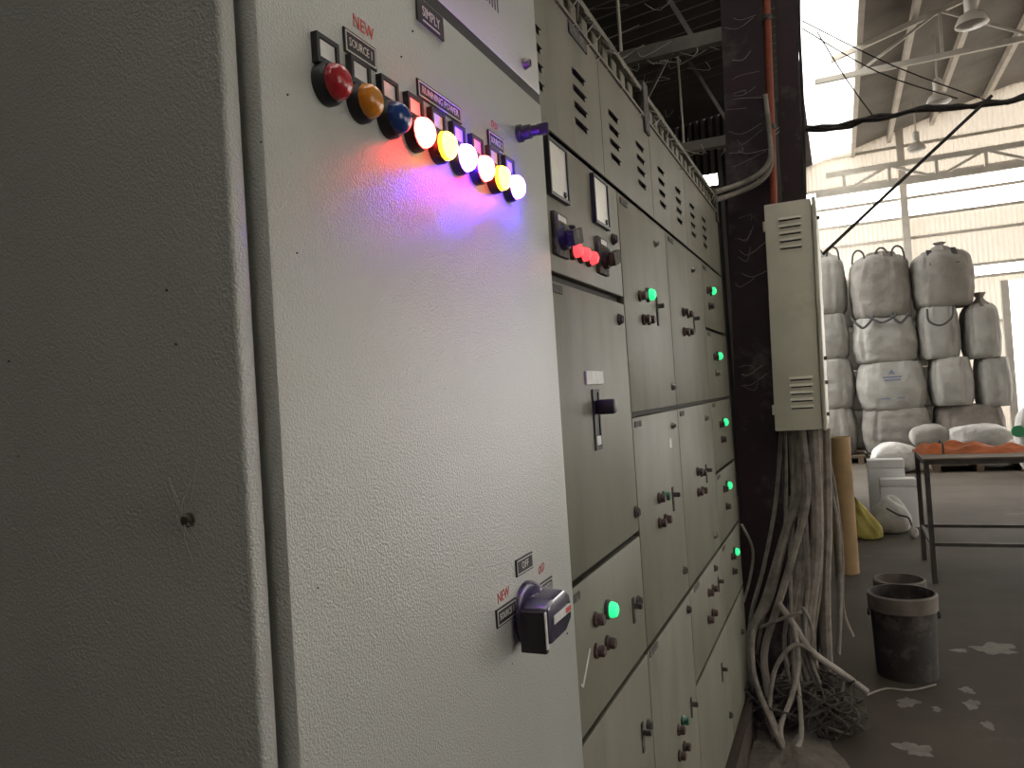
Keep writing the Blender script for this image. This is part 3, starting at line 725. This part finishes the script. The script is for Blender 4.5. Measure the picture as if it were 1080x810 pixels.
# dust heap against the plinth
def heap(cx, cy, rx, ry, h, seed, name, m, label, cat):
    rnd = random.Random(seed); n = 28; vs = [(cx, cy, h)]; fs = []
    K = 6; ph = [rnd.uniform(0, 6.28) for _ in range(4)]
    for j in range(1, K+1):
        t = j/K
        for k in range(n):
            a = 2*math.pi*k/n
            w = 1+.2*math.sin(2*a+ph[0])+.14*math.sin(3*a+ph[1])+.16*math.sin(5*a+ph[2])+.12*math.sin(9*a+ph[3])
            z = h*(1-t)**1.3*(1+.25*math.sin(4*a+ph[3])) if j < K else 0
            vs.append((cx+math.cos(a)*rx*t*w, cy+math.sin(a)*ry*t*w, max(z, .0006)))
    for k in range(n): fs.append((0, 1+k, 1+(k+1) % n))
    for j in range(K-1):
        for k in range(n):
            a, b = 1+j*n+k, 1+j*n+(k+1) % n; fs.append((a, a+n, b+n, b))
    return MB().add(vs, fs).build(name, m, smooth=80, label=label, cat=cat)
heap(-.26, 2.98, .15, .36, .035, 3, 'dust_heap', 'dust_heap', 'brown dust heap on the floor against the switchgear plinth', 'dust')
for k, (px, py, rx, ry, lb) in enumerate(((1050, 684, .16, .05, 'white powder spill farthest right on the dark floor'), (1012, 686, .05, .02, 'small white powder spill left of the far right one'),
        (957, 741, .07, .03, 'white powder spill just below the dark bucket'), (1025, 743, .05, .03, 'pale powder spot right of the bucket, upper'),
        (1042, 765, .04, .02, 'pale powder spot right of the bucket, lower'), (965, 790, .09, .035, 'pale powder spill at the bottom edge of the picture'),
        (988, 748, .03, .015, 'tiny pale powder spot below the bucket'), (1020, 728, .05, .02, 'pale powder spot to the right of the bucket foot'))):
    p = onZ(px, py, 0); heap(p.x, p.y, rx*.6, ry*1.6, .002, 20+k, 'powder_spill', 'powder', lb, 'powder spill')

# ================================================================ FLOOR THINGS ON THE RIGHT
def bucket(cx, cy, r1, r0, h, body, label, patches=0):
    T = thing('bucket', label, 'bucket', (cx, cy, 0), 'buckets by the cables')
    o = (cx, cy, 0); t = .006
    MB().lathe([(r0, 0), (r1*.985, h*.86), (r1*.99, h), (r1*.99-t, h), (r1*.97-t, h*.86), (r0-t, .012)], o, (0, 0, 1), 40).build('wall', body, T, True)
    MB().lathe([(r1*.985, h*.80), (r1*1.04, h*.81), (r1*1.05, h*.985), (r1*1.0, h*1.0), (r1*.985, h*.99)], o, (0, 0, 1), 40, caps=False).build('rim', 'bucket_dusty', T, True)
    MB().lathe([(r1*.93, h*.62), (r1*.5, h*.64), (.01, h*.65)], o, (0, 0, 1), 30).build('contents', 'bucket_inside', T, True)
    for s in (-1, 1):
        MB().lathe([(.02, 0), (.016, .012)], (cx+s*r1*.99, cy, h*.74), (s, 0, 0), 12).build('handle_lug', body, T, True)
    return T
bucket(.192, 3.905, .140, .127, .375, 'bucket_dark', 'dark dirty plastic bucket standing in front of the smaller one')
T = bucket(.207, 4.36, .118, .104, .325, 'bucket_dusty', 'smaller dusty bucket standing behind the dark one')
Q = MB(); MB().lathe([(.022, 0), (.020, .002)], (.262, 4.36-.108, .235), (.45, -1, .05), 14).build('paper_label', 'white_label', T)

tp = onZ(897, 606, 0)
T = thing('cardboard_tube', 'tall tan cardboard tube standing on end beside the hanging cables', 'tube', (-.045, 5.83, 0))
MB().lathe([(.078, 0), (.078, .955), (.066, .955), (.066, .01)], (-.045, 5.83, 0), (0, 0, 1), 28).build('tube_wall', 'cardboard', T, True)
MB().lathe([(.0785, .06), (.080, .07), (.0785, .08)], (-.045, 5.83, 0), (0, 0, 1), 28).build('wrap_band', 'cardboard', T, True)

def pillow(cx, cy, z0, rx, ry, h, seed, m, name, label, cat, rot=0, e=.55, amp=.06, parts=None, group=None, taper=0, lean=0):
    rnd = random.Random(seed); n, K = 36, 18; vs = []; fs = []
    ph = [rnd.uniform(0, 6.28) for _ in range(8)]
    sp = lambda c, p: math.copysign(abs(c)**p, c)
    for j in range(K+1):
        t = -math.pi/2+math.pi*j/K
        for k in range(n):
            a = 2*math.pi*k/n
            w = 1+amp*(.5*math.sin(3*a+ph[0]+2*t)+.35*math.sin(5*a+ph[1]-3*t)+.3*math.sin(9*a+ph[2]+4*t))
            x = rx*sp(math.cos(t), e)*sp(math.cos(a), e)*w; y = ry*sp(math.cos(t), e)*sp(math.sin(a), e)*w
            zt = math.sin(t); z = h/2*(sp(zt, .8))
            z *= 1+amp*1.5*math.sin(2*a+ph[3])*(zt > 0)
            z += h/2
            tp_ = 1-taper*z/h; x = x*tp_+lean*z; y *= tp_
            c, s = math.cos(rot), math.sin(rot)
            dn = 1+.10*noise.noise(Vector((x*7+seed, y*7, z*7)))+.06*(.4-abs(noise.noise(Vector((x*16, y*16+seed, z*12)))))
            vs.append((cx+(x*c-y*s)*dn, cy+(x*s+y*c)*dn, z0+max(z, 0)))
    for j in range(K):
        for k in range(n):
            a, b = j*n+k, j*n+(k+1) % n; fs.append((a, b, b+n, a+n))
    if parts is None:
        return MB().add(vs, fs).build(name, m, smooth=80, label=label, cat=cat, group=group)
    T = thing(name, label, cat, (cx, cy, z0), group)
    MB().add(vs, fs).build('sack_body', m, T, smooth=80); return T
T = thing('foam_box', 'taller white foam box standing behind the other foam box', 'box', (.33, 7.93, 0), 'white foam boxes')
MB().box(.175, .485, 7.84, 8.02, 0, .50, 0, .006, 2).build('box_body', 'foam_white', T, True); MB().box(.175, .485, 7.84, 8.02, .503, .58, 0, .006, 2).build('lid', 'foam_white', T, True)
T = thing('foam_box', 'shorter white foam box in front, behind the white sack', 'box', (.41, 7.68, 0), 'white foam boxes')
MB().box(.262, .555, 7.60, 7.76, 0, .36, 0, .006, 2).build('box_body', 'foam_white', T, True); MB().box(.262, .555, 7.60, 7.76, .363, .43, 0, .006, 2).build('lid', 'foam_white', T, True)
T = pillow(.32, 7.33, 0, .175, .17, .30, 5, 'sack_white', 'tied_sack', 'small white sack tied with dark string in front of the foam boxes', 'sack', e=.75, amp=.12, parts=1, taper=.35)
MB().tube([onY(935, 536, 7.16), onY(948, 543, 7.13), onY(958, 546, 7.12), onY(962, 556, 7.12)], .008, 6).build('string', 'strap_dark', T)
pillow(.47, 7.10, 0, .035, .03, .10, 8, 'sack_white', 'crumpled_bag', 'tiny crumpled white bag on the floor right of the tied sack', 'bag', e=.9, amp=.15)
pillow(.135, 7.03, 0, .14, .10, .31, 11, 'sack_yellow', 'yellow_sack', 'crumpled yellow plastic sack slumped beside the cardboard tube', 'sack', e=.75, amp=.22, taper=.62, lean=-.28)

# steel table with an orange cloth
T = thing('steel_table', 'bare dark steel frame table with an orange cloth on it', 'table', (1.2, 5.95, 0))
tx0, tx1, ty0, ty1, tz = .46, 2.0, 5.6, 6.3, .80
for x in (tx0, tx1-.03):
    for y in (ty0, ty1-.03): MB().box(x, x+.03, y, y+.03, 0, tz-.03).build('leg', 'table_steel', T)
for y in (ty0, ty1-.03):
    MB().box(tx0+.03, tx1-.03, y+.004, y+.026, .24, .262).build('stretcher', 'table_steel', T)
    MB().box(tx0, tx1, y, y+.03, tz-.03, tz).build('frame_rail', 'table_steel', T)
for x in (tx0, tx1-.03):
    MB().box(x+.004, x+.026, ty0+.03, ty1-.03, .24, .262).build('stretcher', 'table_steel', T)
    MB().box(x, x+.03, ty0+.03, ty1-.03, tz-.03, tz).build('frame_rail', 'table_steel', T)
MB().box(tx0-.01, tx1+.01, ty0-.01, ty1+.01, tz, tz+.012, 0, .002, 1).build('table_top', 'table_top', T)
# cloth: rumpled flat lump
rnd = random.Random(4); nx, ny = 40, 16; vs = []; fs = []
for j in range(ny+1):
    for i in range(nx+1):
        u, v = i/nx, j/ny
        x = .45+.68*u+.02*math.sin(7*v); y = 5.84+.34*v+.03*math.sin(5*u+1)
        e = min(1, min(u, 1-u)*9, min(v, 1-v)*4)
        z = tz+.013+e*(.055+.014*math.sin(13*u+3*v)+.012*math.sin(23*u-9*v)+.01*math.sin(9*v+4*u))*(1.0-.35*u)
        vs.append((x, y, z))
for j in range(ny):
    for i in range(nx): a = j*(nx+1)+i; fs.append((a, a+1, a+nx+2, a+nx+1))
T = thing('orange_cloth', 'rumpled orange cloth bundle lying on the steel table', 'cloth', (.78, 6.0, tz+.012))
MB().add(vs, fs).build('cloth_body', 'cloth_orange', T, smooth=80)
MB().tube([(.60, 5.835, tz+.018), (.605, 5.88, tz+.075), (.61, 6.0, tz+.085), (.61, 6.14, tz+.075), (.61, 6.18, tz+.018)], .006, 6).build('tie', 'strap_dark', T)

# ================================================================ BULK BAGS
def bulk_bag(x0, y0, x1, y1, Y, label, m='bag_white', top='flat', seed=0, dep=.86, sags=3):
    A = onY(x0, (y0+y1)/2, Y); Bp = onY(x1, (y0+y1)/2, Y)
    z1 = onY((x0+x1)/2, y0, Y).z; z0 = max(onY((x0+x1)/2, y1, Y).z+.03, .125)
    w = (Bp.x-A.x); cx = (A.x+Bp.x)/2; cy = Y+dep/2; h = z1-z0
    rnd = random.Random(seed); ph = [rnd.uniform(0, 6.28) for _ in range(8)]
    T = thing('bulk_bag', label, 'bulk bag', (cx, cy, z0), 'stacked bulk bags')
    n, K = 96, 36; vs = []; fs = []
    sp = lambda c, p: math.copysign(abs(c)**p, c)
    for j in range(K+1):
        t = j/K
        if t < .12: q = .86+.10*math.sin(t/.12*math.pi/2)
        elif t < .80: q = .96+.065*math.sin((t-.12)/.68*math.pi)
        else: q = .96-(.36*((t-.80)/.20)**2.2 if top != 'flat' else .10*((t-.80)/.20)**2)
        for k in range(n):
            a = 2*math.pi*k/n
            fold = 1+.014*math.sin(4*a+ph[0]+2*t)+.010*math.sin(29*a+ph[6])*t**3+.008*math.sin(7*t*3+5*a+ph[7])+.010*math.sin(11*a+ph[1]+3*t)+.010*math.sin(17*a+ph[2]-5*t)*abs(2*t-1)
            if sags: fold -= .06*max(0, math.cos(a*sags*2+ph[3]))**6*math.sin(t*math.pi)
            x = w/2*q*sp(math.cos(a), .62)*fold; y = dep/2*q*sp(math.sin(a), .62)*fold
            z = h*(t+.022*math.sin(3*a+ph[4])*t*t+.012*math.sin(8*a+ph[5])*t)
            P = Vector((x*3.2+seed*7.1, y*3.2, z*2.2))
            dn = 1+.05*noise.noise(P)+.035*(.5-abs(noise.noise(P*2.3)))+.02*(.4-abs(noise.noise(Vector((P.x*5, P.y*5, P.z*1.2)))))*(.3+abs(2*t-1))
            vs.append((cx+x*.935*dn, cy+y*.97*dn, z0+min(z, h*.995)))
    for j in range(K):
        for k in range(n): a, b = j*n+k, j*n+(k+1) % n; fs.append((a, b, b+n, a+n))
    fs.append(tuple(range(n-1, -1, -1))); fs.append(tuple(K*n+k for k in range(n)))
    MB().add(vs, fs).build('bag_body', m, T, smooth=80)
    zt = z0+h
    if top in ('loops', 'open'):
        for sx in (-.62, .10, .60):
            xx = cx+sx*w/2; yy = cy-dep*.33
            MB().tube([(xx-.10, yy, zt-.12), (xx-.07, yy, zt+.04), (xx, yy, zt+.09), (xx+.07, yy, zt+.03), (xx+.09, yy-.02, zt-.13)], .017, 6).build('lifting_loop', 'strap_dark', T)
        MB().lathe([(w*.26, -.05), (w*.22, .03), (w*.15, .05), (w*.05, .03)], (cx+.02, cy-.1, zt), (0, 0, 1), 18, 0, 5, .12).build('spout', 'bag_dirty' if top == 'loops' else m, T, True)
    if top == 'straps':
        for sx in (-.32, .42):
            xx = cx+sx*w/2
            MB().bar((xx, cy-dep*.47, zt-.24), (xx-.03, cy-dep*.36, zt+.005), .075, .012).build('lifting_strap', 'strap_dark', T)
        MB().lathe([(.16, -.03), (.12, .05), (.05, .09), (.09, .13)], (cx, cy-.1, zt), (0, 0, 1), 14, 0, 5, .15).build('spout', 'bag_grey', T, True)
    if top == 'knot':
        MB().lathe([(.16, -.06), (.06, .04), (.04, .08), (.08, .16)], (cx, cy-.2, zt), (0, 0, 1), 12, 0, 4, .2).build('spout', 'bag_dirty', T, True)
    return T, (cx, cy, z0, w, h, dep)
SY = 13.0
bulk_bag(838, 430, 906, 486, SY+.1, 'bulk bag at the floor of the leftmost stack, half hidden by the wall box', seed=1)
bulk_bag(836, 379, 904, 434, SY+.1, 'second bulk bag up in the leftmost stack', seed=2)
bulk_bag(832, 331, 897, 382, SY+.1, 'third bulk bag up in the leftmost stack', seed=3)
bulk_bag(828, 267, 894, 334, SY+.1, 'top bulk bag of the leftmost stack, behind the wall box', top='open', seed=4)
bulk_bag(908, 431, 989, 486, SY, 'bulk bag at the floor of the middle stack', 'bag_grey', seed=5)
T, g = bulk_bag(903, 381, 981, 435, SY, 'printed bulk bag second from the floor in the middle stack', seed=6, sags=0)
yf = g[1]-g[5]/2*1.035
MB().add([(g[0]-.05, yf-.02, g[2]+g[4]*.74), (g[0]+.05, yf-.02, g[2]+g[4]*.74), (g[0], yf-.02, g[2]+g[4]*.84),
          (g[0]-.05, yf-.017, g[2]+g[4]*.74), (g[0]+.05, yf-.017, g[2]+g[4]*.74), (g[0], yf-.017, g[2]+g[4]*.84)], [(0, 1, 2), (5, 4, 3), (0, 3, 4, 1), (1, 4, 5, 2), (2, 5, 3, 0)]).build('printed_mark', 'print_blue', T)
for xa, xb, zz in ((-.13, .13, .68), (-.11, .12, .62), (-.17, -.04, .25), (.05, .16, .25)):
    MB().box(g[0]+xa, g[0]+xb, yf-.02, yf-.017, g[2]+g[4]*zz-.012, g[2]+g[4]*zz+.012).build('printed_line', 'print_blue', T)
T, g = bulk_bag(898, 333, 971, 384, SY, 'third bulk bag up in the middle stack, with deep vertical folds', seed=7)
yf = g[1]-g[5]/2*1.04
for xo, wd, dp in ((-.30, .16, .16), (-.02, .20, .10), (.22, .12, .13)):
    zt = g[2]+g[4]
    MB().tube([(g[0]+xo-wd, yf+.02, zt+.02), (g[0]+xo-wd*.5, yf-.03, zt-dp*.6), (g[0]+xo, yf-.04, zt-dp), (g[0]+xo+wd*.6, yf-.03, zt-dp*.5), (g[0]+xo+wd, yf+.02, zt+.02)], .019, 6).build('lifting_loop', 'strap_dark', T)
bulk_bag(895, 266, 964, 336, SY, 'top bulk bag of the middle stack, with dark loops and a dirty spout', 'bag_grey', top='loops', seed=8, sags=0)
bulk_bag(986, 427, 1067, 482, SY+.05, 'dirty torn bulk bag at the floor of the right stack', 'bag_dirty', seed=9)
bulk_bag(981, 376, 1032, 430, SY, 'second bulk bag up in the right stack', seed=10)
bulk_bag(1032, 376, 1072, 431, SY+.05, 'bulk bag at the right end of the second layer, by the bright doorway', seed=11)
T, g = bulk_bag(968, 322, 1017, 380, SY, 'third bulk bag up in the right stack, with a hanging dark loop', seed=12)
yf = g[1]-g[5]/2*1.05
MB().tube([(g[0]-.16, yf-.01, g[2]+g[4]*.95), (g[0]-.15, yf-.03, g[2]+g[4]*.72), (g[0], yf-.04, g[2]+g[4]*.62), (g[0]+.15, yf-.03, g[2]+g[4]*.75), (g[0]+.18, yf-.01, g[2]+g[4]*.97)], .016, 6).build('lifting_loop', 'strap_dark', T)
bulk_bag(1017, 318, 1060, 380, SY+.05, 'knotted bulk bag at the right end of the third layer', top='knot', seed=13)
bulk_bag(961, 261, 1032, 325, SY, 'top bulk bag of the right stack, with two black straps', 'bag_grey', top='straps', seed=14, sags=0)
for ci, (xc, nm) in enumerate(((.22, 'left gap'), (1.22, 'right gap'))):
    zs = (.13, .80, 1.47, 2.22, 3.02)
    for k in range(4):
        T = thing('bulk_bag', ('lowest', 'second', 'third', 'topmost')[k]+' bulk bag of the row behind, glimpsed through the '+nm+' between the stacks', 'bulk bag', (xc, 14.5, zs[k]), 'stacked bulk bags')
        n = 40; vs = []; fs = []; K = 10; h = zs[k+1]-zs[k]-.01
        for j in range(K+1):
            t = j/K; q = min(1, .88+t, .88+(1-t))
            for m_ in range(n):
                a = 2*math.pi*m_/n; sp = lambda c: math.copysign(abs(c)**.6, c)
                vs.append((xc+.45*q*sp(math.cos(a))*(1+.02*math.sin(5*a+k)), 14.5+.40*q*sp(math.sin(a)), zs[k]+h*t))
        for j in range(K):
            for m_ in range(n): a, b = j*n+m_, j*n+(m_+1) % n; fs.append((a, b, b+n, a+n))
        fs.append(tuple(range(n-1, -1, -1))); fs.append(tuple(K*n+m_ for m_ in range(n)))
        MB().add(vs, fs).build('bag_body', 'bag_grey', T, smooth=80)
def pallet(x0, x1, y0, y1, label):
    T = thing('pallet', label, 'pallet', ((x0+x1)/2, (y0+y1)/2, 0), 'wooden pallets')
    n = 6
    for k in range(n):
        a = y0+(y1-y0)*k/n; MB().box(x0, x1, a+.01, a+(y1-y0)/n-.015, .10, .122).build('deck_board', 'pallet_wood', T)
    for x in (x0+.03, (x0+x1)/2-.04, x1-.11): MB().box(x, x+.08, y0, y1, 0, .10).build('runner', 'pallet_wood', T)
pallet(-.52, .28, 13.05, 13.95, 'wooden pallet under the leftmost bulk bag stack')
pallet(.32, 1.27, 12.95, 13.85, 'wooden pallet under the middle bulk bag stack')
pallet(1.30, 2.35, 12.95, 13.85, 'wooden pallet under the right bulk bag stack')
pallet(-.25, .68, 14.1, 14.9, 'wooden pallet behind the gap between left and middle stacks')
pallet(.75, 1.68, 14.1, 14.9, 'wooden pallet behind the gap between middle and right stacks')
pallet(1.05, 2.2, 11.7, 12.6, 'wooden pallet under the lying white sacks')
SG = 'white sacks lying in front of the bulk bags'
pillow(.62, 11.85, 0, .29, .24, .40, 31, 'sack_white', 'filled_sack', 'white sack slumped on the floor left of the pallet', 'sack', group=SG)
pillow(1.28, 12.0, .123, .28, .25, .17, 32, 'sack_white', 'filled_sack', 'flat white sack at the bottom left of the pallet', 'sack', group=SG)
pillow(1.84, 12.0, .123, .26, .25, .17, 33, 'sack_white', 'filled_sack', 'flat white sack at the bottom right of the pallet', 'sack', group=SG)
pillow(1.68, 12.1, .30, .36, .26, .30, 34, 'sack_white', 'filled_sack', 'plump white sack on top, right of the two upper ones', 'sack', group=SG)
pillow(1.10, 12.18, .30, .24, .22, .32, 35, 'bag_grey', 'filled_sack', 'greyish sack on top, left of the two upper ones', 'sack', group=SG)
T = pillow(2.20, 11.52, 0, .19, .14, .84, 36, 'sack_white', 'standing_sack', 'white sack with green print standing at the right edge of the picture', 'sack', parts=1, amp=.04)
gp = onY(1074, 455, 11.385)
MB().lathe([(.075, -.03), (.075, .006)], gp, (0, -1, 0), 20).build('green_print', 'print_green', T)
